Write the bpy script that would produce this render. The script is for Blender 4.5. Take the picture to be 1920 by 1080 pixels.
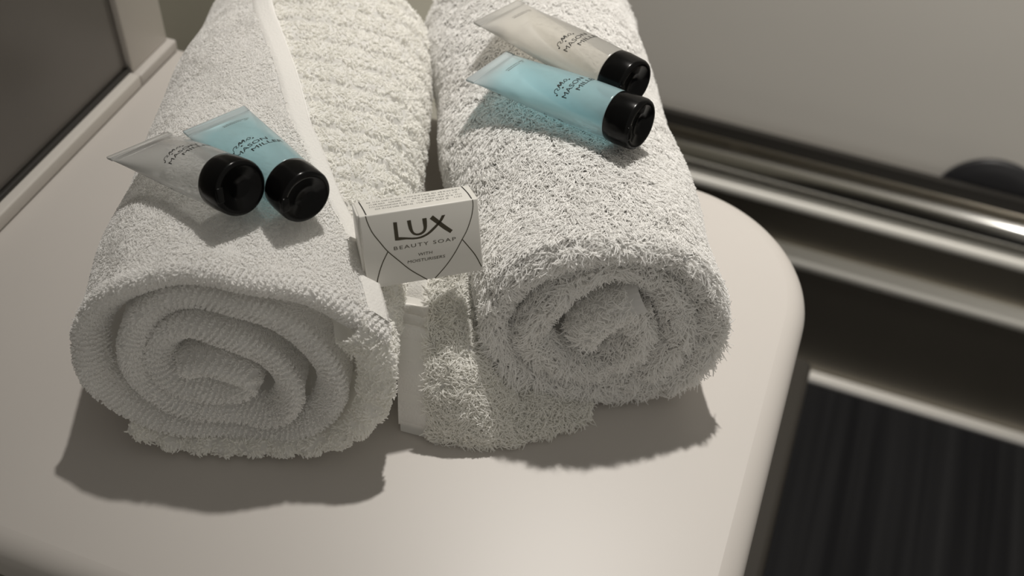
import bpy, math
import numpy as np
from mathutils import Vector, Matrix

for o in list(bpy.data.objects):
    bpy.data.objects.remove(o, do_unlink=True)
SC = bpy.context.scene
COL = SC.collection
TOP = 0.70                      # counter top height above the floor; local z = 0 is the counter top

# ------------------------------------------------------------------ camera
cam_d = bpy.data.cameras.new('camera')
cam = bpy.data.objects.new('camera', cam_d); COL.objects.link(cam)
cx = Vector((0.93927, 0.34031, 0.04431)); cy = Vector((0.27970, -0.68432, -0.67340)); cz = Vector((-0.19884, 0.64490, -0.73795))
cam.matrix_world = Matrix(((cx.x, -cy.x, -cz.x, 0.15695), (cx.y, -cy.y, -cz.y, -0.31853),
                           (cx.z, -cy.z, -cz.z, 0.42 + TOP), (0, 0, 0, 1)))
cam_d.sensor_width = 22.3
cam_d.lens = 2086.47 / 1920 * 22.3
cam_d.clip_start = 0.01
cam_d.dof.use_dof = True
cam_d.dof.focus_distance = 0.475
cam_d.dof.aperture_fstop = 5.0
SC.camera = cam

# ------------------------------------------------------------------ light and exposure
SC.view_settings.view_transform = 'Standard'
SC.view_settings.look = 'None'
SC.view_settings.gamma = 1.0
SC.view_settings.exposure = 0.0
w = bpy.data.worlds.new('room_ambience'); SC.world = w; w.use_nodes = True
bg = w.node_tree.nodes['Background']
bg.inputs[0].default_value = (1.0, 0.95, 0.86, 1); bg.inputs[1].default_value = 0.29

def lamp(name, loc, target, power, color, radius, angle, blend):
    d = bpy.data.lights.new(name, 'SPOT'); d.energy = power; d.color = color
    d.shadow_soft_size = radius; d.spot_size = math.radians(angle); d.spot_blend = blend
    o = bpy.data.objects.new(name, d); COL.objects.link(o)
    o.location = loc
    o.rotation_euler = (Vector(target) - Vector(loc)).to_track_quat('-Z', 'Y').to_euler()
    return o
lamp('vanity_downlight', (0.0, 0.46, 1.25 + TOP), (0.26, 0.38, TOP), 66, (1.0, 0.955, 0.89), 0.02, 74, 1.0)
lamp('wall_fill_spot', (0.72, 0.10, 0.95 + TOP), (0.16, 0.69, TOP - 0.36), 14, (1.0, 0.95, 0.87), 0.05, 56, 1.0)  # added fill, not a fitting of the cabin; brightens the back wall
SC.cycles.max_bounces = 20; SC.cycles.diffuse_bounces = 14; SC.cycles.transmission_bounces = 16; SC.cycles.transparent_max_bounces = 16

# ------------------------------------------------------------------ materials
def mat(name, color, rough=0.5, metal=0.0, spec=0.5, noise=0, nscale=50, bump=0, bscale=200, coat=0):
    m = bpy.data.materials.new(name); m.use_nodes = True
    nt = m.node_tree; b = nt.nodes['Principled BSDF']
    b.inputs['Base Color'].default_value = (*color, 1); b.inputs['Roughness'].default_value = rough
    b.inputs['Metallic'].default_value = metal; b.inputs['Specular IOR Level'].default_value = spec
    b.inputs['Coat Weight'].default_value = coat
    tc = nt.nodes.new('ShaderNodeTexCoord')
    if noise:
        n = nt.nodes.new('ShaderNodeTexNoise'); n.inputs['Scale'].default_value = nscale; n.inputs['Detail'].default_value = 4
        nt.links.new(tc.outputs['Object'], n.inputs['Vector'])
        r = nt.nodes.new('ShaderNodeMix'); r.data_type = 'RGBA'
        r.inputs[6].default_value = (*[c * (1 - noise) for c in color], 1)
        r.inputs[7].default_value = (*[min(1, c * (1 + noise)) for c in color], 1)
        nt.links.new(n.outputs['Fac'], r.inputs[0]); nt.links.new(r.outputs[2], b.inputs['Base Color'])
    if bump:
        n2 = nt.nodes.new('ShaderNodeTexNoise'); n2.inputs['Scale'].default_value = bscale; n2.inputs['Detail'].default_value = 3
        nt.links.new(tc.outputs['Object'], n2.inputs['Vector'])
        bp = nt.nodes.new('ShaderNodeBump'); bp.inputs['Strength'].default_value = bump; bp.inputs['Distance'].default_value = 0.001
        nt.links.new(n2.outputs['Fac'], bp.inputs['Height']); nt.links.new(bp.outputs['Normal'], b.inputs['Normal'])
    return m

def terry(name, color, transl=0.4):
    """Cotton yarn: nearly loss-free fibres that scatter both ways, with a faint unevenness of the dye."""
    m = bpy.data.materials.new(name); m.use_nodes = True
    nt = m.node_tree; nt.nodes.clear(); out = nt.nodes.new('ShaderNodeOutputMaterial')
    tc = nt.nodes.new('ShaderNodeTexCoord'); n = nt.nodes.new('ShaderNodeTexNoise'); n.inputs['Scale'].default_value = 60
    nt.links.new(tc.outputs['Object'], n.inputs['Vector'])
    c = nt.nodes.new('ShaderNodeMix'); c.data_type = 'RGBA'
    c.inputs[6].default_value = (*[v * 0.985 for v in color], 1); c.inputs[7].default_value = (*color, 1)
    nt.links.new(n.outputs['Fac'], c.inputs[0])
    d = nt.nodes.new('ShaderNodeBsdfDiffuse'); t = nt.nodes.new('ShaderNodeBsdfTranslucent')
    mx = nt.nodes.new('ShaderNodeMixShader'); mx.inputs[0].default_value = transl
    for q in (d, t): nt.links.new(c.outputs[2], q.inputs[0])
    nt.links.new(d.outputs[0], mx.inputs[1]); nt.links.new(t.outputs[0], mx.inputs[2])
    nt.links.new(mx.outputs[0], out.inputs[0])
    return m

def gel(name, color, clear, transp, tint):
    """Frosted tube plastic with its gel: part scattering, part see-through, soft gloss on top. The crimped tail is paler."""
    m = bpy.data.materials.new(name); m.use_nodes = True
    nt = m.node_tree; nt.nodes.clear()
    out = nt.nodes.new('ShaderNodeOutputMaterial')
    tc = nt.nodes.new('ShaderNodeTexCoord'); sep = nt.nodes.new('ShaderNodeSeparateXYZ')
    nt.links.new(tc.outputs['Object'], sep.inputs[0])
    rp = nt.nodes.new('ShaderNodeMapRange'); rp.inputs[1].default_value = 0.005; rp.inputs[2].default_value = 0.026
    rp.interpolation_type = 'SMOOTHSTEP'
    ns = nt.nodes.new('ShaderNodeTexNoise'); ns.inputs['Scale'].default_value = 70
    nt.links.new(tc.outputs['Object'], ns.inputs['Vector'])
    ad = nt.nodes.new('ShaderNodeMath'); ad.operation = 'MULTIPLY_ADD'; ad.inputs[1].default_value = 0.008
    nt.links.new(ns.outputs['Fac'], ad.inputs[0]); nt.links.new(sep.outputs['X'], ad.inputs[2])
    nt.links.new(ad.outputs[0], rp.inputs[0])
    cm = nt.nodes.new('ShaderNodeMix'); cm.data_type = 'RGBA'
    cm.inputs[6].default_value = (*clear, 1); cm.inputs[7].default_value = (*color, 1)
    nt.links.new(rp.outputs[0], cm.inputs[0])
    df = nt.nodes.new('ShaderNodeBsdfDiffuse'); tl = nt.nodes.new('ShaderNodeBsdfTranslucent')
    tr = nt.nodes.new('ShaderNodeBsdfTransparent'); gl = nt.nodes.new('ShaderNodeBsdfGlossy'); gl.inputs['Roughness'].default_value = 0.22
    for n in (df, tl): nt.links.new(cm.outputs[2], n.inputs[0])
    tr.inputs[0].default_value = (*tint, 1)
    m1 = nt.nodes.new('ShaderNodeMixShader'); m1.inputs[0].default_value = 0.45
    nt.links.new(df.outputs[0], m1.inputs[1]); nt.links.new(tl.outputs[0], m1.inputs[2])
    m2 = nt.nodes.new('ShaderNodeMixShader'); m2.inputs[0].default_value = transp
    nt.links.new(m1.outputs[0], m2.inputs[1]); nt.links.new(tr.outputs[0], m2.inputs[2])
    fr = nt.nodes.new('ShaderNodeFresnel'); fr.inputs[0].default_value = 1.42
    m3 = nt.nodes.new('ShaderNodeMixShader')
    nt.links.new(fr.outputs[0], m3.inputs[0]); nt.links.new(m2.outputs[0], m3.inputs[1]); nt.links.new(gl.outputs[0], m3.inputs[2])
    nt.links.new(m3.outputs[0], out.inputs[0])
    return m

M = dict(
    laminate=mat('white_laminate', (0.545, 0.515, 0.485), 0.38, spec=0.4, noise=0.02, nscale=12),
    white_frame=mat('white_painted_metal', (0.60, 0.57, 0.53), 0.35),
    glass=mat('dark_smoked_glass', (0.16, 0.148, 0.135), 0.30, spec=0.4, noise=0.25, nscale=9),
    gasket=mat('black_rubber', (0.02, 0.018, 0.015), 0.5),
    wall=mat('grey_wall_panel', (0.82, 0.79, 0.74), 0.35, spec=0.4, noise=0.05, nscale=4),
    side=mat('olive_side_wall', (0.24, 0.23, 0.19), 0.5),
    steel=mat('brushed_steel', (0.50, 0.46, 0.39), 0.42, metal=1.0, noise=0.06, nscale=15),
    steel_highlight=mat('steel_edge_highlight', (0.93, 0.91, 0.85), 0.40, metal=0.15),  # near-white, barely metallic: the highlight on the steel ledges is put into the colour
    chrome=mat('chrome', (0.88, 0.87, 0.84), 0.21, metal=1.0),
    alu=mat('satin_aluminium', (0.55, 0.54, 0.52), 0.45, metal=0.6),
    dark_wood=mat('dark_lacquer', (0.026, 0.023, 0.019), 0.32),
    rubber=mat('dark_rubber', (0.018, 0.018, 0.020), 0.45),
    black=mat('glossy_black_plastic', (0.004, 0.004, 0.004), 0.2, spec=0.16),
    ink=mat('dark_print', (0.02, 0.019, 0.018), 0.5),
    ink_grey=mat('grey_print', (0.16, 0.16, 0.15), 0.6),
    ink_bronze=mat('bronze_print', (0.052, 0.042, 0.020), 0.35),
    card=mat('white_satin_card', (0.74, 0.725, 0.68), 0.36, spec=0.5, noise=0.015, nscale=40),
    terry=terry('white_terry', (0.990, 0.986, 0.978), 0.45),
    terry_shag=terry('white_shaggy_terry', (0.994, 0.991, 0.984), 0.48),
    terry_cream=terry('cream_terry', (0.990, 0.986, 0.968), 0.45),
    hem=mat('white_woven_hem', (0.80, 0.785, 0.755), 0.8, spec=0.2, bump=0.35, bscale=900),
    gel_blue=gel('blue_gel_tube', (0.64, 0.91, 0.97), (0.92, 0.95, 0.96), 0.38, (0.72, 0.93, 0.97)),
    gel_clear=gel('clear_gel_tube', (0.90, 0.90, 0.89), (0.92, 0.92, 0.90), 0.50, (0.95, 0.95, 0.94)),
    gel_cream=gel('cream_gel_tube', (0.93, 0.905, 0.85), (0.93, 0.92, 0.89), 0.48, (0.97, 0.955, 0.92)),
)
# ribbed dark carpet
mc = mat('dark_ribbed_carpet', (0.012, 0.012, 0.014), 0.9, spec=0.1)
nt = mc.node_tree; tc = nt.nodes.new('ShaderNodeTexCoord'); mp = nt.nodes.new('ShaderNodeMapping'); mp.inputs['Scale'].default_value = (60, 1.2, 1)
nz = nt.nodes.new('ShaderNodeTexNoise'); nz.inputs['Scale'].default_value = 1.0; nz.inputs['Detail'].default_value = 3
cr = nt.nodes.new('ShaderNodeValToRGB'); cr.color_ramp.elements[0].position = 0.35; cr.color_ramp.elements[0].color = (0.010, 0.010, 0.011, 1)
cr.color_ramp.elements[1].position = 0.75; cr.color_ramp.elements[1].color = (0.024, 0.024, 0.025, 1)
nt.links.new(tc.outputs['Object'], mp.inputs[0]); nt.links.new(mp.outputs[0], nz.inputs['Vector'])
nt.links.new(nz.outputs['Fac'], cr.inputs[0]); nt.links.new(cr.outputs[0], nt.nodes['Principled BSDF'].inputs['Base Color'])
M['carpet'] = mc

# ------------------------------------------------------------------ helpers
def np_mesh(name, V, polys, smooth=True):
    """V (n,3); polys: list of (m,k) index arrays."""
    me = bpy.data.meshes.new(name)
    V = np.asarray(V, np.float32); me.vertices.add(len(V)); me.vertices.foreach_set('co', V.ravel())
    idx = np.concatenate([np.asarray(p, np.int32).ravel() for p in polys])
    tot = np.concatenate([np.full(len(p), np.asarray(p).shape[1], np.int32) for p in polys])
    st = np.concatenate([[0], np.cumsum(tot)[:-1]]).astype(np.int32)
    me.loops.add(len(idx)); me.loops.foreach_set('vertex_index', idx)
    me.polygons.add(len(tot)); me.polygons.foreach_set('loop_start', st)
    try: me.polygons.foreach_set('loop_total', tot)
    except Exception: pass
    me.polygons.foreach_set('use_smooth', np.full(len(tot), smooth, bool))
    me.update(calc_edges=True); me.validate()
    return me

def link(name, me, m, parent=None, loc=(0, 0, 0)):
    o = bpy.data.objects.new(name, me); COL.objects.link(o)
    if m is not None: o.data.materials.append(m)
    o.location = loc
    if parent is not None: o.parent = parent
    return o

def empty(name, loc, label, cat, group=None):
    o = bpy.data.objects.new(name, None); COL.objects.link(o); o.empty_display_size = 0.02
    o.location = loc; o['label'] = label; o['category'] = cat
    if group: o['group'] = group
    return o

def tag(o, label, cat, kind=None, group=None):
    o['label'] = label; o['category'] = cat
    if kind: o['kind'] = kind
    if group: o['group'] = group
    return o

def grid_polys(nr, nc, close_c=False, off=0):
    r = np.arange(nr - 1)[:, None]; c = np.arange(nc if close_c else nc - 1)[None, :]
    c2 = (c + 1) % nc
    q = np.stack([r * nc + c, r * nc + c2, (r + 1) * nc + c2, (r + 1) * nc + c], -1).reshape(-1, 4)
    return q + off

def box_mesh(name, lo, hi, bevel=0.0, seg=3):
    import bmesh
    bm = bmesh.new(); bmesh.ops.create_cube(bm, size=1)
    lo = Vector(lo); hi = Vector(hi)
    for v in bm.verts: v.co = Vector((lo[i] + (v.co[i] + 0.5) * (hi[i] - lo[i]) for i in range(3)))
    if bevel: bmesh.ops.bevel(bm, geom=list(bm.edges), offset=bevel, segments=seg, profile=0.5, affect='EDGES')
    me = bpy.data.meshes.new(name); bm.to_mesh(me); bm.free()
    for p in me.polygons: p.use_smooth = bevel > 0
    return me

def extrude_x(name, prof, x0, x1):
    """Closed (y,z) outline swept along x, with end caps."""
    p = np.array(prof, float); n = len(p)
    V = np.concatenate([np.c_[np.full(n, x0), p], np.c_[np.full(n, x1), p]])
    i = np.arange(n); j = (i + 1) % n
    return np_mesh(name, V, [np.stack([i, j, j + n, i + n], -1), np.arange(n)[None, ::-1], np.arange(n, 2 * n)[None, :]], False)

def lathe(name, prof, n=64):
    """(r,x) outline turned about x."""
    p = np.array(prof, float); a = np.linspace(0, 2 * np.pi, n, endpoint=False)
    V = np.stack([np.repeat(p[:, 1][:, None], n, 1), p[:, 0][:, None] * np.cos(a), p[:, 0][:, None] * np.sin(a)], -1).reshape(-1, 3)
    return np_mesh(name, V, [grid_polys(len(p), n, True)])

def catmull(P, step):
    P = np.asarray(P, float); Q = np.vstack([2 * P[0] - P[1], P, 2 * P[-1] - P[-2]]); out = []
    for i in range(1, len(Q) - 2):
        t = np.linspace(0, 1, 24, endpoint=False)[:, None]
        a, b, c, d = Q[i - 1], Q[i], Q[i + 1], Q[i + 2]
        out.append(0.5 * (2 * b + (c - a) * t + (2 * a - 5 * b + 4 * c - d) * t ** 2 + (3 * b - a - 3 * c + d) * t ** 3))
    out = np.vstack(out + [P[-1:]])
    L = np.concatenate([[0], np.cumsum(np.linalg.norm(np.diff(out, axis=0), axis=1))])
    u = np.linspace(0, L[-1], max(4, int(L[-1] / step)))
    return np.stack([np.interp(u, L, out[:, k]) for k in range(out.shape[1])], -1), u

def norm(v): return v / np.maximum(np.linalg.norm(v, axis=-1, keepdims=True), 1e-9)

def noise3(P, seed, f):
    """Smooth vector noise from a few sines."""
    r = np.random.default_rng(seed); o = np.zeros_like(P)
    for _ in range(7):
        k = r.normal(size=(3, 3)) * f; ph = r.uniform(0, 6.28, 3)
        o += np.sin(P @ k.T + ph)
    return o / 2.6

def strands(P, N, length, rad, bend, clump_f, rng, seed, curl=0.25, rings=4, droop=0.0, dirb=None):
    """Pile loops: each a small bent, tapering yarn. Returns verts, quads."""
    n = len(P)
    L = length * rng.uniform(0.65, 1.3, n)[:, None]
    B = noise3(P, seed, clump_f) + rng.normal(size=(n, 3)) * 0.55
    if dirb is not None: B = B + dirb
    B = B - (B * N).sum(1, keepdims=True) * N
    B = norm(B) * bend * rng.uniform(0.5, 1.3, n)[:, None]
    W = rng.normal(size=(n, 3)); W = norm(W - (W * N).sum(1, keepdims=True) * N)
    s = np.linspace(0, 1, rings)
    C = []
    for k in s:
        C.append(P - N * rad + L * (N * (k * (1 - 0.30 * bend * k)) + B * k ** 1.6 + W * curl * math.sin(k * 4.2) * 0.6 + np.array([0, 0, -1.0]) * droop * k * k))
    C = np.stack(C, 1)                                         # n,rings,3
    T = norm(np.gradient(C, axis=1))
    X = norm(np.cross(T, W[:, None, :] + 0.01)); Y = np.cross(T, X)
    R = (rad * rng.uniform(0.75, 1.25, n))[:, None, None] * (1 - 0.5 * s ** 3)[None, :, None]
    a = np.arange(4) * np.pi / 2
    V = C[:, :, None, :] + R[..., None] * (X[:, :, None, :] * np.cos(a)[None, None, :, None] + Y[:, :, None, :] * np.sin(a)[None, None, :, None])
    V = V.reshape(-1, 3)
    q = grid_polys(rings, 4, True)
    Q = (q[None] + (np.arange(n) * rings * 4)[:, None, None]).reshape(-1, 4)
    tip = (np.arange(n) * rings * 4 + (rings - 1) * 4)[:, None] + np.arange(4)[None]
    return V, Q, tip

def scatter(G, mask, density, rng):
    """Random points on the faces of grid G (nr,nc,3) where mask (nr-1,nc-1); returns P, N, (row,col) floats."""
    a, b, c, d = G[:-1, :-1], G[1:, :-1], G[1:, 1:], G[:-1, 1:]
    cr = np.cross(c - a, d - b) * 0.5
    ar = np.linalg.norm(cr, axis=-1) * mask
    tot = ar.sum(); n = int(tot * 1e6 * density)
    f = rng.choice(ar.size, n, p=(ar / tot).ravel())
    i, j = np.unravel_index(f, ar.shape); s = rng.random(n)[:, None]; t = rng.random(n)[:, None]
    P = a[i, j] * (1 - s) * (1 - t) + b[i, j] * s * (1 - t) + c[i, j] * s * t + d[i, j] * (1 - s) * t
    N = -norm(cr[i, j])
    return P, N, i + s[:, 0], j + t[:, 0]

class Bag:
    def __init__(s): s.V = []; s.Q = []; s.T = []; s.n = 0
    def add(s, V, Q, tip=None):
        s.V.append(V); s.Q.append(Q + s.n)
        if tip is not None: s.T.append(tip + s.n)
        s.n += len(V)
    def mesh(s, name):
        me = np_mesh(name, np.concatenate(s.V), [np.concatenate(s.Q)] + ([np.concatenate(s.T)] if s.T else []))
        if s.T: me.polygons.foreach_set('use_smooth', np.zeros(len(me.polygons), bool))
        return me

# ------------------------------------------------------------------ the room
st = lambda o: (o.__setitem__('kind', 'structure'), o)[1]
st(tag(link('floor', box_mesh('floor', (-0.6, -1.2, -0.05), (1.6, 0.76, 0)), M['carpet']), 'dark grey ribbed carpet floor below the shelf', 'floor'))
st(tag(link('wall_back', box_mesh('wall_back', (-0.5, 0.69, 0), (1.6, 0.76, 2.1)), M['wall']), 'plain grey wall panel behind the chrome rail', 'wall'))
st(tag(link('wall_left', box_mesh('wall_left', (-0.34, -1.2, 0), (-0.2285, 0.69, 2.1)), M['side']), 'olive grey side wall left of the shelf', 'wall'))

# stainless bumper board along the foot of the back wall
b = empty('steel_kickboard', (0.4, 0.66, 0), 'long stainless steel kickboard along the foot of the grey wall', 'kickboard')
X0, X1 = -0.2285 - 0.4, 1.2
def part_x(name, prof, m): return link(name, extrude_x(name, prof, X0, X1), m, b)
def arc(yc, zc, r, a0, a1, n=14): return [(yc + r * math.cos(math.radians(a)), zc + r * math.sin(math.radians(a))) for a in np.linspace(a0, a1, n)]
part_x('floor_strip', [(0.003, 0.0005), (-0.010, 0.0005), (-0.010, 0.004), (-0.007, 0.007), (0.003, 0.009)], M['alu'])
part_x('lower_panel', [(0.004, 0.0), (0.029, 0.0), (0.029, 0.195), (0.004, 0.195)], M['steel'])
o = part_x('lower_ledge', [(0.029, 0.188)] + arc(0.002, 0.197, 0.014, 270, 90) + [(0.029, 0.208)], M['steel_highlight']); o.data.polygons.foreach_set('use_smooth', [True] * len(o.data.polygons))
part_x('upper_panel', [(0.004, 0.205), (0.0135, 0.205), (0.0135, 0.285), (0.008, 0.285)], M['steel'])
part_x('upper_ledge', [(0.0135, 0.275)] + arc(-0.010, 0.286, 0.009, 270, 90) + [(0.0135, 0.295)], M['steel_highlight'])
part_x('top_panel', [(0.008, 0.292), (0.0135, 0.292), (0.0135, 0.340), (0.010, 0.340)], M['steel'])
part_x('seal_strip', [(0.003, 0.338), (0.0135, 0.338), (0.0135, 0.352), (0.006, 0.352)], M['gasket'])
rail = empty('chrome_rail', (0.4, 0.655, 0.318), 'round chrome rail running in front of the steel kickboard', 'rail')
r = link('rail_tube', lathe('rail_tube', [(0, X0), (0.013, X0), (0.013, X1), (0, X1)], 40), M['chrome'], rail)
for xx in (-0.30, 0.25, 0.85):
    link('rail_bracket', box_mesh('rail_bracket', (xx - 0.006, 0.0, -0.004), (xx + 0.006, 0.0155, 0.004), 0.001), M['chrome'], rail)
# dark round stop on the wall
kn = empty('door_stop', (0.372, 0.69, 0.325), 'black rounded rubber stop on the grey wall above the chrome rail', 'door stop')
def knob(name, prof, m):
    o = link(name, lathe(name, prof, 56), m, kn); o.rotation_euler = (0, 0, -math.pi / 2); return o
knob('stop_base', [(0, 0.001), (0.056, 0.001), (0.057, 0.004), (0.055, 0.008), (0, 0.008)], M['rubber'])
knob('stop_dome', [(0.050, 0.006)] + [(0.050 * math.cos(a), 0.006 + 0.008 * math.sin(a)) for a in np.linspace(0.15, math.pi / 2, 12)], M['rubber'])

# smoked glass panel in its white frame on the left wall
gp = empty('glass_panel', (-0.2285, -0.2, TOP), 'dark smoked glass panel in a white frame left of the shelf', 'glass panel')
def gpart(name, lo, hi, m, bev=0.0008):
    return link(name, box_mesh(name, [lo[0] + 0.2285, lo[1] + 0.2, lo[2]], [hi[0] + 0.2285, hi[1] + 0.2, hi[2]], bev), m, gp)
gpart('pane', (-0.2283, -0.7, 0.012), (-0.2255, 0.118, 0.9), M['glass'], 0)
gpart('sill_gasket', (-0.2254, -0.7, 0.0085), (-0.2225, 0.118, 0.0118), M['gasket'], 0.0005)
gpart('bottom_rail', (-0.2283, -0.7, 0.0005), (-0.2165, 0.118, 0.009), M['white_frame'], 0.0012)
gpart('corner_block', (-0.2283, 0.118, 0.0005), (-0.2165, 0.158, 0.008), M['laminate'], 0.0012)
gpart('frame_post', (-0.2283, 0.119, 0.008), (-0.2215, 0.156, 0.9), M['white_frame'], 0.001)

# the white shelf with its rounded corners
def shelf_mesh():
    R, xl, xr, yf, yb = 0.082, -0.2283, 0.190, -0.170, 0.165
    pts = [(xl, yf)]
    for (cx_, cy_, a0) in ((xr - R, yf + R, -90), (xr - R, yb - R, 0)):
        for a in np.linspace(a0, a0 + 90, 28): pts.append((cx_ + R * math.cos(math.radians(a)), cy_ + R * math.sin(math.radians(a))))
    pts.append((xl, yb)); pts = np.array(pts)
    # outward normals, straight along the wall side
    n = len(pts); d = norm(np.roll(pts, -1, 0) - pts); d0 = np.roll(d, 1, 0)
    nn = norm(np.stack([d[:, 1] + d0[:, 1], -d[:, 0] - d0[:, 0]], -1))
    nn[0] = (0, -1); nn[-1] = (0, 1)
    rr, th = 0.011, 0.032
    prof = [(rr * (1 - math.sin(a)), -rr * (1 - math.cos(a))) for a in np.linspace(0, math.pi / 2, 9)]
    prof += [(rr * (1 - math.cos(a)), -th + rr * (1 - math.sin(a))) for a in np.linspace(0, math.pi / 2, 9)]
    V = np.concatenate([np.c_[pts - nn * i_, np.full(n, z_)] for i_, z_ in prof])
    return np_mesh('shelf_top', V, [grid_polys(len(prof), n, True), np.arange(n)[None], (np.arange(n) + (len(prof) - 1) * n)[None, ::-1]])
sh = empty('corner_shelf', (0, 0, TOP), 'white laminate shelf with rounded corners carrying the towels', 'shelf')
o = link('shelf_top', shelf_mesh(), M['laminate'], sh)
o.data.set_sharp_from_angle(angle=math.radians(40))
link('support_bracket', box_mesh('support_bracket', (-0.228, -0.10, -0.11), (0.05, -0.085, -0.032), 0.002), M['dark_wood'], sh)
link('support_bracket', box_mesh('support_bracket', (-0.228, 0.085, -0.11), (0.05, 0.10, -0.032), 0.002), M['dark_wood'], sh)
pl = empty('low_cabinet', (0, 0, 0), 'low dark glossy cabinet under the white shelf', 'cabinet')
link('cabinet_body', box_mesh('cabinet_body', (-0.228, -0.60, 0.03), (0.226, 0.33, 0.40), 0.006), M['dark_wood'], pl)
link('plinth', box_mesh('plinth', (-0.228, -0.58, 0.0), (0.20, 0.31, 0.03)), M['rubber'], pl)
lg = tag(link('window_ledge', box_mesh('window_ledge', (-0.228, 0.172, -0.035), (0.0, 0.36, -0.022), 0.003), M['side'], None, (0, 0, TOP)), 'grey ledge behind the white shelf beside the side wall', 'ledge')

# ------------------------------------------------------------------ rolled towels
def roll_frame(O, wd, ax, lean):
    O = np.array([*O, 0.0]); wd = np.array([*wd, 0.0]); ax = np.array([*ax, 0.0])
    wd = wd / np.linalg.norm(wd); ax = ax / np.linalg.norm(ax)
    def f(s, z, t):
        s = np.asarray(s)[..., None]; z = np.asarray(z)[..., None]; t = np.asarray(t)[..., None]
        return O + wd * s + np.array([0, 0, 1.0]) * z + ax * (lean * z + t)
    return f

def sheet_grid(frame, S, h, L, tc_, flip, clamp=None, shrink=None, front=None, disp=None, nt=46, t_in=0.06, recess=0.0):
    """Rolled sheet: centreline S (n,2) swept along the roll with a rounded front fold. Returns grid (n,ncols,3), column t and role."""
    n = len(S); T = norm(np.gradient(S, axis=0)); Nn = np.stack([T[:, 1], -T[:, 0]], -1) * flip   # outward
    arc_n = 9; h = np.broadcast_to(np.asarray(h, float), (n,))
    cols = [(-1, t) for t in np.linspace(t_in, 0.012, 4)]
    cols += [('a', a) for a in np.linspace(math.pi, 0, arc_n)]
    cols += [(1, t) for t in np.concatenate([[0.009, 0.013], np.linspace(0.017, L, nt)])]
    G = np.zeros((n, len(cols), 3)); tt = np.zeros(len(cols)); role = np.zeros(len(cols), int)
    idx = np.arange(n, dtype=float)
    fr = np.zeros(n) if front is None else front
    for c, (k, v) in enumerate(cols):
        if k == 'a':
            t = float(h.mean()) * ((1 - math.sin(v)) * 1.0 + recess * (1 - math.cos(v))); role[c] = 1
        else:
            t = max(v, float(h.mean()) * (1.0 + (2 * recess if k < 0 else 0))) if k < 0 else max(v, float(h.mean()) * 1.05); role[c] = 0 if k < 0 else 2
        tt[c] = t
        i = idx if clamp is None else np.maximum(idx, clamp(t)) if clamp.side > 0 else np.minimum(idx, clamp(t))
        s = np.interp(i, idx, S[:, 0]); z = np.interp(i, idx, S[:, 1])
        nx = np.interp(i, idx, Nn[:, 0]); nz_ = np.interp(i, idx, Nn[:, 1])
        off = np.interp(i, idx, h) * (math.cos(v) if k == 'a' else k)
        o_ = off + (disp(i, t) if (disp is not None and role[c] == 2) else 0)
        k_ = 1.0 if shrink is None else shrink(t)
        s2 = s + nx * o_
        if shrink is not None: s2 = s2 * (k_[0](s2) if callable(k_[0]) else k_[0])
        z2 = (z + nz_ * o_) * k_[1] if shrink is not None else z + nz_ * o_
        G[:, c] = frame(s2, z2, t + fr * (1 - min(1, t / 0.05)) ** 2)
    return G, tt, role

def fill_back(G):
    """close the far end of the outer side with a fan to the middle"""
    ring = G[:, -1]; return ring

rngA = np.random.default_rng(3)
A_PTS = [(0.0685, 0.0509), (0.0656, 0.0668), (0.0433, 0.0834), (0.016, 0.0931), (-0.0107, 0.0949), (-0.0352, 0.0862), (-0.0515, 0.0699), (-0.0561, 0.0537), (-0.0535, 0.0364), (-0.0399, 0.0226), (-0.0129, 0.0142), (0.017, 0.012), (0.0374, 0.0233), (0.0443, 0.0422), (0.0387, 0.0593), (0.0183, 0.0754), (-0.0086, 0.0814), (-0.0268, 0.0749), (-0.0354, 0.0607), (-0.0357, 0.0434), (-0.0236, 0.0298), (0.0009, 0.0225), (0.0178, 0.0216), (0.0257, 0.0362), (0.0202, 0.0513), (0.0051, 0.0629), (-0.0119, 0.0679), (-0.0243, 0.0595), (-0.0269, 0.0474), (-0.0191, 0.0381), (-0.002, 0.035), (0.0069, 0.0402), (-0.0046, 0.0482), (-0.0120, 0.0480), (-0.0160, 0.0455)]
B_PTS = [(-0.0449, 0.0150), (-0.0273, 0.0070), (0.0074, 0.0058), (0.0427, 0.0125), (0.0590, 0.0300), (0.0635, 0.0490), (0.0610, 0.0650), (0.0425, 0.0830), (0.016, 0.0931), (-0.0107, 0.0949), (-0.0352, 0.0862)]
HEM_T = [0.0, 0.009, 0.045, 0.06, 0.1, 0.135, 0.18, 0.25]
HEM_A = [18, 22.6, 39, 50.6, 74, 86, 103, 124]
LFR = roll_frame((-0.0346, -0.0955), (0.954, 0.30), (-0.30, 0.954), 0.17)
L_LEN = 0.245
def theta(S): return np.degrees(np.unwrap(np.arctan2((S[:, 1] - 0.051) / 0.051, (S[:, 0] - 0.006) / 0.0665)))
def l_shrink(t):
    k = max(0.0, (t - 0.13) / 0.115); e = max(0.0, (t - (L_LEN - 0.02)) / 0.02)
    return (1 - 0.10 * k * k) * (1 - 0.10 * e * e), (1 - 0.03 * k) * (1 - 0.10 * e * e)

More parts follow.
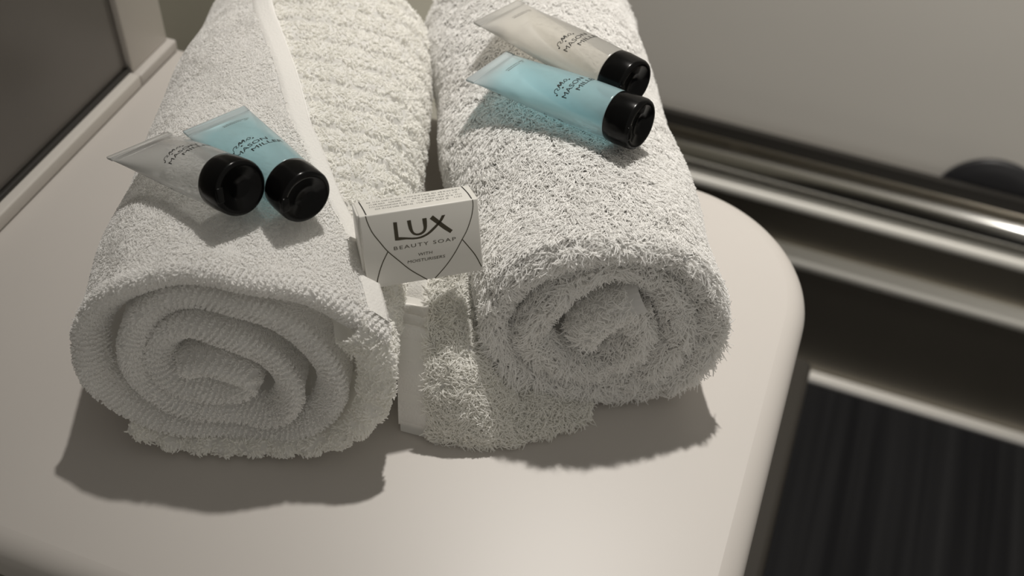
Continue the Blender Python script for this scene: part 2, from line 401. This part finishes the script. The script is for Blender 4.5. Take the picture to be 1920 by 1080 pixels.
def left_towel():
    root = empty('bath_towel', (-0.06, -0.01, TOP), 'larger smooth white bath towel rolled up on the left of the shelf', 'towel')
    base = np.array([-0.06, -0.01, 0.0])
    S, u = catmull(A_PTS, 0.0016)
    thA = theta(S); firstA = u < 0.36
    def cA(t):
        return float(np.interp(np.interp(t, HEM_T, HEM_A), thA[:130], np.arange(130.0)))
    cA.side = 1
    hA = np.interp(S[:, 1], [0.012, 0.035, 0.07], [0.0046, 0.0062, 0.0064]); hA[u > 0.62] *= 0.9
    wob = 0.0018 * np.sin(u * 55) + 0.0012 * np.sin(u * 131 + 1)
    G, tt, role = sheet_grid(LFR, S, hA, L_LEN, 0, +1, cA, l_shrink, wob,
                             lambda i, t: 0.0009 * np.sin(i * 0.05 + t * 60) + 0.0007 * np.sin(i * 0.11 - t * 95 + 2), recess=0.7)
    bag = Bag(); nr, nc = G.shape[:2]
    bag.add(G.reshape(-1, 3), grid_polys(nr, nc))
    # far end disc
    ring = G[:int(0.40 / 0.0016), -1]; cen = ring.mean(0)
    bag.add(np.vstack([ring, cen]), np.stack([np.arange(len(ring) - 1), np.arange(1, len(ring)), np.full(len(ring) - 1, len(ring)), np.full(len(ring) - 1, len(ring))], -1)[:, :3].repeat(1, 0)[:, [0, 1, 2, 2]])
    # nap on the outer face
    colrole = (role[:-1] == 2) & (role[1:] == 2)
    rows = np.arange(nr - 1)
    hemw = 0.0095
    m = np.zeros((nr - 1, nc - 1))
    outer = (u[:-1] < 0.27)
    m[np.ix_(outer, colrole)] = 1
    m[(u[:-1] > 0.27)[:, None] & (colrole & (tt[:-1] < 0.02))[None, :]] = 1
    for c in range(nc - 1):
        lim = cA(tt[c]) + hemw / 0.0016
        m[rows < lim, c] = 0
    P, N, ri, ci = scatter(G, m, 2.2, rngA)
    keep = N[:, 2] > -0.55; P, N = P[keep], N[keep]
    V, Q, T3 = strands(P, N, 0.0015, 0.00026, 0.9, 260, rngA, 5, 0.3, 3)
    bag.add(V, Q, T3)
    # beaded ribs round the front folds
    mf = np.zeros((nr - 1, nc - 1)); fr = (role[:-1] == 1) | (role[1:] == 1)
    mf[:, fr] = 1; mf[u[:-1] < 0.012] = 0
    a_, b_, c_, d_ = G[:-1, :-1], G[1:, :-1], G[1:, 1:], G[:-1, 1:]
    P, N, ri, ci = scatter(G, mf, 4.6, rngA)
    # gather into ribs that cross the fold on the slant
    phase = (ri * 0.0016 + (ci - 8) * 0.0007) / 0.0024
    keep = np.abs(phase - np.round(phase)) < 0.22
    P, N = P[keep], N[keep]
    V, Q, T3 = strands(P, N, 0.0016, 0.00042, 0.40, 200, rngA, 9, 0.2, 3)
    bag.add(V, Q, T3)
    me = bag.mesh('terry_cloth')
    o = link('terry_cloth', me, M['terry'], root, tuple(-base))
    # woven hem band along the free edge
    rowsH = []
    for t in np.linspace(0.0085, L_LEN - 0.004, 60):
        i0 = cA(t); ii = i0 + np.linspace(-0.25, hemw / 0.0016, 9)
        s = np.interp(ii, np.arange(len(S)), S[:, 0]); z = np.interp(ii, np.arange(len(S)), S[:, 1])
        Tn = norm(np.gradient(S, axis=0)); nx = np.interp(ii, np.arange(len(S)), Tn[:, 1]); nz_ = np.interp(ii, np.arange(len(S)), -Tn[:, 0])
        e = np.interp(ii, np.arange(len(S)), hA) + 0.0010 + 0.0009 * np.sin(ii * 0.05 + t * 60) + 0.0007 * np.sin(ii * 0.11 - t * 95 + 2) + np.array([-0.0045] + [0.0] * 7 + [-0.0008])
        k = l_shrink(t)
        rowsH.append(LFR((s + nx * e) * k[0], (z + nz_ * e) * k[1], t))
    H = np.array(rowsH)
    link('hem_band', np_mesh('hem_band', H.reshape(-1, 3), [grid_polys(*H.shape[:2])]), M['hem'], root, tuple(-base))['label'] = 'smooth woven hem band'
    # the ribbed border underneath
    S2, u2 = catmull(B_PTS, 0.0016); n2 = len(S2); th2 = theta(S2); th2 = np.where(th2 < -170, th2 + 360, th2)
    k0 = int(np.argmin(np.abs(th2 - 0))) if False else int(np.argmin(np.abs(S2[:, 0] - 0.0635) + np.abs(S2[:, 1] - 0.05)))
    thm = np.maximum.accumulate(np.degrees(np.arctan2((S2[k0:, 1] - 0.051) / 0.051, (S2[k0:, 0] - 0.006) / 0.0665)))
    def cB(t): return float(k0 + np.interp(np.interp(t, HEM_T, HEM_A) + 14, thm, np.arange(len(thm), dtype=float)))
    cB.side = -1
    def ribs(i, t):
        w_ = t + 0.00035 * (i - k0) * 0.0016 / 0.0016
        p = (w_ / 0.0160) % 1.0
        return -0.0012 - 0.0026 * np.exp(-((p - 0.5) / 0.11) ** 2) + 0.0005 * np.sin(i * 0.9) * np.sin(t * 500)
    flapw = 0.0022 * np.abs(np.sin(u2 * math.pi / 0.0125)) * (u2 < 0.14)
    hB = np.interp(u2, [0, 0.08, 0.125, 0.165, 0.185, 0.5], [0.0032, 0.0034, 0.0076, 0.0080, 0.0036, 0.0036])
    G2, tt2, role2 = sheet_grid(LFR, S2, hB, L_LEN - 0.004, 0, +1, cB, l_shrink, -flapw + 0.001, ribs, nt=170, t_in=0.03)
    bag = Bag(); nr, nc = G2.shape[:2]
    bag.add(G2.reshape(-1, 3), grid_polys(nr, nc))
    m = np.zeros((nr - 1, nc - 1))
    col2 = (role2[:-1] >= 1) & (role2[1:] >= 1)
    m[:, col2] = 1
    P, N, ri, ci = scatter(G2[:, ::1], m, 0.75, rngA)
    tcol = np.interp(ci, np.arange(nc), tt2)
    p = ((tcol + 0.00035 * (ri - k0)) / 0.0160) % 1.0
    keep = ((np.abs(p - 0.5) > 0.11) | (tcol < 0.007)) & (N[:, 2] > -0.7)
    P, N = P[keep], N[keep]
    V, Q, T3 = strands(P, N, 0.0020, 0.00048, 0.8, 300, rngA, 19, 0.3, 3)
    bag.add(V, Q, T3)
    o = link('ribbed_border', bag.mesh('ribbed_border'), M['terry_cream'], root, tuple(-base))
    o['label'] = 'cream ribbed border of the towel'
    return root
left_towel()

R_PTS = [(-0.0019, 0.0037), (0.0384, 0.0081), (0.0536, 0.0292), (0.0522, 0.0576), (0.0338, 0.0806), (0.0056, 0.0872), (-0.0211, 0.0794), (-0.0379, 0.0613), (-0.0401, 0.0363), (-0.0286, 0.0149), (0.0029, 0.0065), (0.0273, 0.0158), (0.0395, 0.0379), (0.0348, 0.0593), (0.0188, 0.0748), (-0.0023, 0.0729), (-0.0189, 0.0556), (-0.0247, 0.0372), (-0.0101, 0.0214), (0.0088, 0.0208), (0.021, 0.0372), (0.0182, 0.0546)]
RFR = roll_frame((0.101, -0.012), (0.916, 0.40), (-0.46, 0.89), 0.10)
def right_towel():
    root = empty('hand_towel', (0.06, 0.06, TOP), 'shaggy white hand towel rolled up on the right of the shelf', 'towel')
    base = np.array([0.06, 0.06, 0.0]); rng = np.random.default_rng(11)
    P0 = np.array(R_PTS); P0[:, 1] = 0.0065 + P0[:, 1] * 0.985; P0[:, 0] *= 0.965
    S, u = catmull(P0, 0.0016)
    wob = 0.0015 * np.sin(u * 70)
    LEN = 0.235
    def shr(t):
        e = max(0.0, (t - (LEN - 0.02)) / 0.02); k = min(1.0, t / 0.10)
        return (lambda s_: np.where(s_ < 0, 1 + 0.14 * k, 1.0) * (1 - 0.12 * e * e)), (1 - 0.12 * e * e)
    G, tt, role = sheet_grid(RFR, S, 0.0054, LEN, 0, +1, None, shr, wob,
                             lambda i, t: 0.0008 * np.sin(i * 0.07 + t * 50) + 0.0008 * np.sin(i * 0.13 - t * 80), recess=0.8)
    bag = Bag(); nr, nc = G.shape[:2]
    bag.add(G.reshape(-1, 3), grid_polys(nr, nc))
    ring = G[:int(0.32 / 0.0016), -1]; cen = ring.mean(0); k = len(ring)
    bag.add(np.vstack([ring, cen]), np.stack([np.arange(k - 1), np.arange(1, k), np.full(k - 1, k), np.full(k - 1, k)], -1))
    colrole = (role[:-1] == 2) & (role[1:] == 2)
    m = np.zeros((nr - 1, nc - 1))
    m[np.ix_(u[:-1] < 0.31, colrole)] = 1
    m[(u[:-1] >= 0.31)[:, None] & (colrole & (tt[:-1] < 0.012))[None, :]] = 1
    P, N, ri, ci = scatter(G, m, 2.8, rng)
    keep = N[:, 2] > -0.8; P, N = P[keep], N[keep]
    fw = -np.array([-0.46, 0.89, 0.0])
    V, Q, T3 = strands(P, N, 0.0052, 0.00031, 0.9, 420, rng, 21, 0.30, 5, 0.05, dirb=fw * 1.5)
    bag.add(V, Q, T3)
    m = np.zeros((nr - 1, nc - 1)); fr = (role[:-1] == 1) | (role[1:] == 1); m[:, fr] = 1
    P, N, ri, ci = scatter(G, m, 2.0, rng)
    V, Q, T3 = strands(P, N, 0.0050, 0.00033, 0.8, 420, rng, 23, 0.35, 5, 0.22)
    bag.add(V, Q, T3)
    link('terry_cloth', bag.mesh('terry_cloth'), M['terry_shag'], root, tuple(-base))
    # the folded end tucked into the middle of the roll
    tab = np.array([(-0.0035, 0.0435), (0.0015, 0.0535), (0.010, 0.0610), (0.0215, 0.0668)]); St, ut = catmull(tab, 0.0012)
    Gt, t2, r2 = sheet_grid(RFR, St, 0.0062, 0.05, 0, +1, None, None, np.full(len(St), -0.002), None, nt=6)
    bag = Bag(); bag.add(Gt.reshape(-1, 3), grid_polys(*Gt.shape[:2]))
    for e in (0, -1):
        k = Gt.shape[1]; bag.add(np.vstack([Gt[e], Gt[e].mean(0)]), np.stack([np.arange(k - 1), np.arange(1, k), np.full(k - 1, k), np.full(k - 1, k)], -1))
    m = np.ones((Gt.shape[0] - 1, Gt.shape[1] - 1)); m[:, (t2[:-1] > 0.02)] = 0; m[int(len(St) * 0.86):] = 0
    P, N, ri, ci = scatter(Gt, m, 1.2, rng)
    V, Q, T3 = strands(P, N, 0.0032, 0.00030, 0.9, 380, rng, 29, 0.4, 4, 0.1)
    bag.add(V, Q, T3)
    link('tucked_end', bag.mesh('tucked_end'), M['terry_shag'], root, tuple(-base))
    return root
right_towel()

# ------------------------------------------------------------------ folded washcloth squeezed between the rolls
def washcloth():
    root = empty('washcloth', (0.06, 0.0, TOP), 'folded white washcloth with smooth hem squeezed between the two rolled towels', 'washcloth')
    base = np.array([0.06, 0.0, 0.0]); rng = np.random.default_rng(31)
    wd = norm(np.array([0.916, 0.40, 0.0])); ax = np.array([-0.36, 0.933, 0.0])
    O = np.array([0.027, -0.054, 0.0])
    nu, nv = 60, 76
    uu = np.linspace(0, 0.088, nu); vv = np.concatenate([np.linspace(0, 1, 26) ** 1.6 * 0.03, np.linspace(0.032, 0.064, nv - 26)])
    def top(u, v):
        side = np.interp(u, [0, 0.022, 0.036, 0.052, 0.088], [1.0, 1.0, 0.74, 0.30, 0.10])
        rise = np.clip(v / 0.030, 0, 1); rise = (1 - (1 - rise) ** 2.4) ** 0.62
        h = (0.049 + np.clip((v - 0.03) / 0.03, 0, 1) * 0.020) * side * rise
        return h + 0.0011 * np.sin(u * 210 + v * 60) * rise
    def front(u): return 0.010 * np.sin(np.clip(u / 0.088, 0, 1) * math.pi) * -1.0 + 0.006 * np.clip(u / 0.088 - 0.55, 0, 1)
    U, Vv = np.meshgrid(uu, vv, indexing='ij')
    Z = top(U, Vv) + 0.0012
    P = O + wd * U[..., None] + ax * (Vv + front(U) * np.clip(1 - Vv / 0.05, 0, 1))[..., None]; P[..., 2] = Z
    # rounded left edge: lean inwards a little at the top
    bag = Bag(); bag.add(P.reshape(-1, 3), grid_polys(nu, nv))
    Pb = P.copy(); Pb[..., 2] = 0.0008
    bag.add(Pb.reshape(-1, 3), grid_polys(nu, nv)[:, ::-1])
    for e in (0, -1):                                    # side walls
        W = np.stack([P[e], Pb[e]], 0); bag.add(W.reshape(-1, 3), grid_polys(2, nv))
    W = np.stack([P[:, -1], Pb[:, -1]], 0); bag.add(W.reshape(-1, 3), grid_polys(2, nu))
    W = np.stack([P[:, 0], Pb[:, 0]], 0); bag.add(W.reshape(-1, 3), grid_polys(2, nu))
    m = np.ones((nu - 1, nv - 1)); m[uu[:-1] < 0.011] = 0; m[:, vv[:-1] > 0.15] = 0
    Pp, N, ri, ci = scatter(P, m, 2.0, rng)
    N = np.where(N[:, 2:] < 0, -N, N)
    V, Q, T3 = strands(Pp, N, 0.0034, 0.00030, 0.85, 380, rng, 41, 0.4, 4, 0.05); bag.add(V, Q, T3)
    link('terry_cloth', bag.mesh('terry_cloth'), M['terry_cream'], root, tuple(-base))
    # hem along the left edge, softly wrinkled
    hu = np.linspace(-0.0008, 0.0125, 12); hv = np.linspace(0.0005, 0.058, 90)
    HU, HV = np.meshgrid(hu, hv, indexing='ij')
    HZ = top(np.clip(HU, 0, 1), HV) + 0.0022 + 0.0016 * np.sin(HV * 820 + 2.5 * np.sin(HV * 240)) * np.clip((0.0125 - HU) / 0.004, 0.15, 1) - 0.5 * np.clip(-HU, 0, 1)
    HP = O + wd * HU[..., None] + ax * (HV + front(np.clip(HU, 0, 1)) * np.clip(1 - HV / 0.05, 0, 1))[..., None]; HP[..., 2] = HZ
    lo = HP.copy(); lo[..., 2] = np.maximum(HZ - 0.004, 0.0006)
    bag = Bag(); bag.add(HP.reshape(-1, 3), grid_polys(12, 90)); bag.add(lo.reshape(-1, 3), grid_polys(12, 90)[:, ::-1])
    for a_, b_ in ((HP[0], lo[0]), (HP[-1], lo[-1]), (HP[:, 0], lo[:, 0]), (HP[:, -1], lo[:, -1])):
        W = np.stack([a_, b_], 0); bag.add(W.reshape(-1, 3), grid_polys(2, len(a_)))
    link('hem', bag.mesh('hem'), M['hem'], root, tuple(-base))['label'] = 'smooth wrinkled hem'
washcloth()

# ------------------------------------------------------------------ lettering
def text_pts(txt, size, shear=0.0, spacing=1.0):
    cu = bpy.data.curves.new('t', 'FONT'); cu.body = txt; cu.size = size; cu.align_x = 'LEFT'; cu.space_character = spacing; cu.shear = shear
    cu.resolution_u = 3
    ob = bpy.data.objects.new('t', cu); COL.objects.link(ob)
    dg = bpy.context.evaluated_depsgraph_get(); me = bpy.data.meshes.new_from_object(ob.evaluated_get(dg))
    V = np.array([v.co[:] for v in me.vertices]).reshape(-1, 3); F = [list(p.vertices) for p in me.polygons]
    bpy.data.objects.remove(ob, do_unlink=True); bpy.data.curves.remove(cu); bpy.data.meshes.remove(me)
    return V[:, :2], F

def ribbon(pts, wdt, step=0.6):
    S, u = catmull(np.array(pts, float), step) if len(pts) > 2 else (np.array(pts, float), None)
    T = norm(np.gradient(S, axis=0)); Nn = np.stack([-T[:, 1], T[:, 0]], -1)
    k = np.full(len(S), wdt / 2) if np.isscalar(wdt) else np.interp(np.linspace(0, 1, len(S)), np.linspace(0, 1, len(wdt)), wdt) / 2
    V = np.concatenate([S + Nn * k[:, None], S - Nn * k[:, None]]); n = len(S)
    return V, [[i, i + 1, n + i + 1, n + i] for i in range(n - 1)]

class Flat:
    """Flat print collected in 2-D, mapped to a surface by fn(V2)->V3."""
    def __init__(s): s.V = []; s.F = []; s.n = 0
    def add(s, VF):
        V, F = VF; V = np.asarray(V, float); s.V.append(V); s.F += [[i + s.n for i in f] for f in F]; s.n += len(V)
    def poly(s, pts): s.add((pts, [list(range(len(pts)))]))
    def text(s, txt, size, at, width=None, height=None, **k):
        V, F = text_pts(txt, size, **k); lo = V.min(0); hi = V.max(0); V = V - lo
        if width: V[:, 0] *= width / (hi[0] - lo[0])
        if height: V[:, 1] *= height / (hi[1] - lo[1])
        s.add((V + np.array(at), F))
    def mesh(s, name, fn):
        me = bpy.data.meshes.new(name); me.from_pydata([tuple(v) for v in fn(np.concatenate(s.V))], [], s.F); me.update(); return me

# ------------------------------------------------------------------ soap box
def soap_box():
    W, D, H = 0.0490, 0.0166, 0.0325
    root = empty('soap_box', (0.0306, -0.0300, 0.0793 + TOP), 'small white soap carton leaning upright between the two rolled towels', 'soap box')
    root.rotation_euler = (-0.384, 0, 0.6165)
    # carton: x across, y into the depth, z up
    link('carton', box_mesh('carton', (-W / 2, 0, 0), (W / 2, D, H), 0.0006, 3), M['card'], root)
    f = link('end_flap', box_mesh('end_flap', (-W / 2 - 0.0011, 0.0022, 0.0012), (-W / 2 + 0.0001, D - 0.0012, H - 0.0006), 0.0003, 2), M['card'], root)
    f.rotation_euler = (0, 0.012, 0)
    kx, kz = 0.98e-3, 0.956e-3
    front = lambda V: np.c_[V[:, 0] * kx, np.full(len(V), -0.00008), V[:, 1] * kz]
    top_ = lambda V: np.c_[V[:, 0] * 1e-3, V[:, 1] * 1e-3, np.full(len(V), H + 0.00008)]
    logo = Flat()
    logo.poly([(-11.34, 29.14), (-9.74, 29.01), (-9.69, 22.25), (-9.77, 20.55), (-11.35, 20.73)])
    up = [(-9.69, 22.05), (-6.76, 21.47), (-3.91, 20.85), (-1.01, 20.75), (1.97, 21.72), (4.51, 23.57), (7.55, 26.31), (9.16, 28.87)]
    dn = [(-9.77, 20.55), (-6.85, 20.5), (-3.5, 19.95), (-0.09, 20.01), (3.15, 21.25), (5.94, 23.32), (8.98, 26.31), (10.63, 28.9)]
    a, _ = catmull(up, 0.4); b, _ = catmull(dn, 0.4); n = 40
    ia = lambda q: np.stack([np.interp(np.linspace(0, 1, n), np.linspace(0, 1, len(q)), q[:, k]) for k in (0, 1)], -1)
    a, b = ia(a), ia(b)
    logo.add((np.concatenate([a, b]), [[i, i + 1, n + i + 1, n + i] for i in range(n - 1)]))
    logo.add(ribbon([(4.68, 28.85), (7.0, 26.4), (9.6, 23.6), (12.6, 20.75)], [2.0, 1.9, 1.9, 1.75]))
    logo.add(ribbon([(-4.75, 28.95), (-4.55, 26.5), (-4.2, 24.4), (-3.4, 22.75), (-2.0, 21.95), (-0.2, 22.1), (1.2, 23.1), (1.75, 24.6), (1.8, 26.5), (1.78, 28.82)], [1.65, 1.6, 1.5, 1.15, 0.9, 1.0, 1.2, 1.5, 1.8, 1.85]))
    link('brand_lettering', logo.mesh('brand_lettering', front), M['ink_bronze'], root)['label'] = 'bronze letters LUX'
    t = Flat()
    t.text('BEAUTY SOAP', 2.2, (-12.2, 16.35), width=26.4, height=1.62, spacing=1.25)
    t.text('WITH', 1.6, (-2.3, 11.95), width=6.1, height=1.3, shear=0.12)
    t.text('MOISTURISERS', 1.6, (-7.2, 9.2), width=16.2, height=1.3, shear=0.12)
    link('small_lettering', t.mesh('small_lettering', front), M['ink_bronze'], root)['label'] = 'small dark words on the front'
    l = Flat()
    l.add(ribbon([(-22.21, 33.85), (-21.71, 30.72), (-20.23, 25.93), (-17.51, 20.8), (-14.87, 16.35), (-10.73, 11.25), (-6.22, 5.97), (0.42, 0.1)], 0.42))
    l.add(ribbon([(22.67, 33.9), (22.63, 30.82), (21.61, 26.09), (19.33, 20.43), (16.78, 16.2), (13.13, 10.44), (8.88, 5.14), (3.76, 0.11)], 0.38))
    l.add(ribbon([(-14.9, 16.09), (-17.72, 11.16), (-19.87, 5.97), (-21.6, 0.1)], 0.42))
    l.add(ribbon([(17.03, 16.16), (19.63, 11.96), (22.05, 7.72), (24.3, 1.97)], 0.42))
    link('curved_lines', l.mesh('curved_lines', front), M['ink_bronze'], root)
    g2 = Flat()
    for e in ([(-21.4, 0.6), (-21.7, 8), (-22.2, D * 1e3 - 0.8)], [(22.0, 0.6), (21.9, 8), (21.2, D * 1e3 - 0.8)]):
        g = Flat(); g.add(ribbon(e, 0.5)); link('edge_line', g.mesh('edge_line', top_), M['ink'], root)
    rng = np.random.default_rng(5)
    for row, (x0, x1) in enumerate(((-19.5, 19.4), (-20, 19), (-19.6, 19.6), (-17, 19.0))):      # unreadable small print: fine strokes
        y = 4.2 + (3 - row) * -0.0 + row * 2.5; y = 12.6 - row * 2.7
        x = x0
        while x < x1:
            if rng.random() < 0.16: x += 0.7; continue
            hgt = rng.uniform(0.9, 1.35); k = rng.integers(3)
            if k == 0: g2.add(ribbon([(x, y), (x, y + hgt)], 0.2))
            elif k == 1: g2.add(ribbon([(x, y), (x + 0.25, y + hgt), (x + 0.5, y)], 0.17, 0.3))
            else: g2.add(ribbon([(x + 0.5, y + hgt), (x, y + hgt * 0.7), (x + 0.1, y), (x + 0.5, y + 0.1)], 0.18, 0.3))
            x += 0.72
    link('fine_print', g2.mesh('fine_print', top_), M['ink_grey'], root)['label'] = 'grey fine print on the top face'
soap_box()

# ------------------------------------------------------------------ toiletry tubes
def make_tube(P_tail, P_cap, across, gelmat, label, roll):
    """Flat crimped tail at P_tail, front of the black cap at P_cap; 'across' is the direction of the crimp."""
    P_tail = Vector(P_tail); P_cap = Vector(P_cap)
    ax = (P_cap - P_tail); L = ax.length; ax.normalize()
    q = Vector(across); q = (q - ax * q.dot(ax)).normalized(); p = ax.cross(q)
    if p.z < 0: q = -q; p = ax.cross(q)
    root = empty('toiletry_tube', (P_tail.x, P_tail.y, P_tail.z + TOP), label, 'toiletry tube', 'mini toiletry tubes')
    root.rotation_euler = Matrix(((ax.x, q.x, p.x), (ax.y, q.y, p.y), (ax.z, q.z, p.z))).to_euler()
    r, capl = 0.0113, 0.0135; Lb = L - capl + 0.001
    hw = 0.0152
    def sect(x):
        s = np.clip((x - 0.0045) / (Lb - 0.0045), 0, 1)          # 0 tail .. 1 cap
        a = hw + (r - hw) * s ** 1.15; b = 0.0006 + (r - 0.0006) * np.sin(np.clip(s, 0, 1) ** 0.85 * math.pi / 2) ** 1.0
        return a, b
    def surf(x, ph, off=0.0):
        a, b = sect(x); return np.stack([x, (a + off) * np.cos(ph), (b + off) * np.sin(ph)], -1)
    xs = np.concatenate([np.linspace(0.0045, Lb, 48)]); ph = np.linspace(0, 2 * np.pi, 56, endpoint=False)
    Xg, Pg = np.meshgrid(xs, ph, indexing='ij'); V = surf(Xg, Pg).reshape(-1, 3)
    n = 56
    link('tube_body', np_mesh('tube_body', V, [grid_polys(48, n, True), np.arange(47 * n, 48 * n)[None]]), gelmat, root)
    tl = link('crimped_tail', box_mesh('crimped_tail', (0, -hw, -0.0006), (0.0047, hw, 0.0006), 0.0003, 2), gelmat, root)
    cap = link('cap', lathe('cap', [(0, Lb - 0.0008), (0.0110, Lb - 0.0008), (0.0114, Lb - 0.0002), (0.0117, Lb + 0.003), (0.0116, L - 0.0016), (0.0112, L - 0.0005), (0.0106, L), (0.0088, L), (0.0084, L - 0.0007), (0.0050, L - 0.0011), (0.0046, L - 0.0022), (0, L - 0.0022)], 72), M['black'], root)
    cap['label'] = 'glossy black cap'
    lip = link('flip_tab', box_mesh('flip_tab', (L - 0.0016, -0.0032, 0.0078), (L + 0.0005, 0.0032, 0.0109), 0.0006, 3), M['black'], cap)
    lip.rotation_euler = (roll * 0.6, 0, 0)
    # print: words run round the tube, reading across it; v = distance along x, u = round the tube
    f = Flat()
    f.text('MASON', 3, (0.0, 0.0), width=13.5, height=2.5)
    f.text('MILLER', 3, (5.2, -3.9), width=13.5, height=2.3)
    for c in ((0.2, 5.0), (4.3, 4.4), (9.5, 5.0)):
        a = np.linspace(0, 2 * np.pi, 10, endpoint=False); f.poly(np.c_[c[0] + 0.42 * np.cos(a), c[1] + 0.42 * np.sin(a)])
    f.add(ribbon([(0.9, 5.2), (1.0, 6.6), (2.2, 7.3), (3.2, 6.7), (2.4, 5.9), (3.4, 5.2)], [0.15, 0.3, 0.35, 0.3, 0.3, 0.15], 0.3))
    f.add(ribbon([(3.6, 5.4), (4.8, 7.6), (5.2, 5.9), (6.4, 7.7), (6.4, 5.4)], [0.25, 0.5, 0.4, 0.5, 0.25], 0.3))
    f.add(ribbon([(4.4, 6.4), (6.8, 6.6)], 0.3)); f.add(ribbon([(6.9, 5.4), (8.2, 7.0), (9.0, 6.2), (8.3, 5.3), (7.4, 6.2)], 0.28, 0.3))
    f.add(ribbon([(-13.0, 9.3), (-12.6, 10.6), (-11.6, 10.2)], 0.35, 0.3)); f.add(ribbon([(-14.2, 1.2), (-13.0, 1.6), (-12.4, 3.0), (-13.4, 2.6)], 0.35, 0.3))
    rng = np.random.default_rng(2)
    def wrap(x_base, ph0):
        def fn(V):
            x = x_base - V[:, 1] * 1e-3
            a, b = sect(x); ph_ = ph0 - V[:, 0] * 1e-3 / np.maximum((a + b) / 2, 0.004)
            return surf(x, ph_, 0.00012)
        return fn
    link('brand_print', f.mesh('brand_print', wrap(Lb - 0.0205, roll)), M['ink'], root)
    g = Flat()
    for row, n_ in ((0, 16), (1, 13)):
        x = 0.0
        for k in range(n_):
            if rng.random() < 0.15: x += 0.5; continue
            hh = rng.uniform(0.6, 1.0); g.add(ribbon([(x, -row * 1.5), (x + 0.1, hh - row * 1.5), (x + 0.4, -row * 1.5 + 0.2)], 0.2, 0.3)); x += 0.62
    link('fine_print', g.mesh('fine_print', wrap(0.0145, 1.75)), M['ink_grey'], root)
    return root
ACR = (0.70, 0.70, 0.0)
make_tube((-0.1125, -0.0160, 0.0940), (-0.0405, -0.0465, 0.1195), (0.64, 0.76, 0), M['gel_clear'], 'colourless tube with black cap on the left towel, its tail over the edge', 2.45)
make_tube((-0.0835, 0.0025, 0.1040), (-0.0185, -0.0355, 0.1130), (0.60, 0.80, 0), M['gel_blue'], 'blue gel tube with black cap on the smoother left towel', 2.45)
make_tube((0.0030, 0.1240, 0.1080), (0.0840, 0.0850, 0.1150), (0.50, 0.86, 0), M['gel_cream'], 'cream tube with black cap on the shaggy right towel, behind a blue one', 2.45)
make_tube((0.0125, 0.0860, 0.1040), (0.0942, 0.0588, 0.1150), (0.42, 0.90, 0), M['gel_blue'], 'blue gel tube with black cap on the shaggy right towel', 2.45)
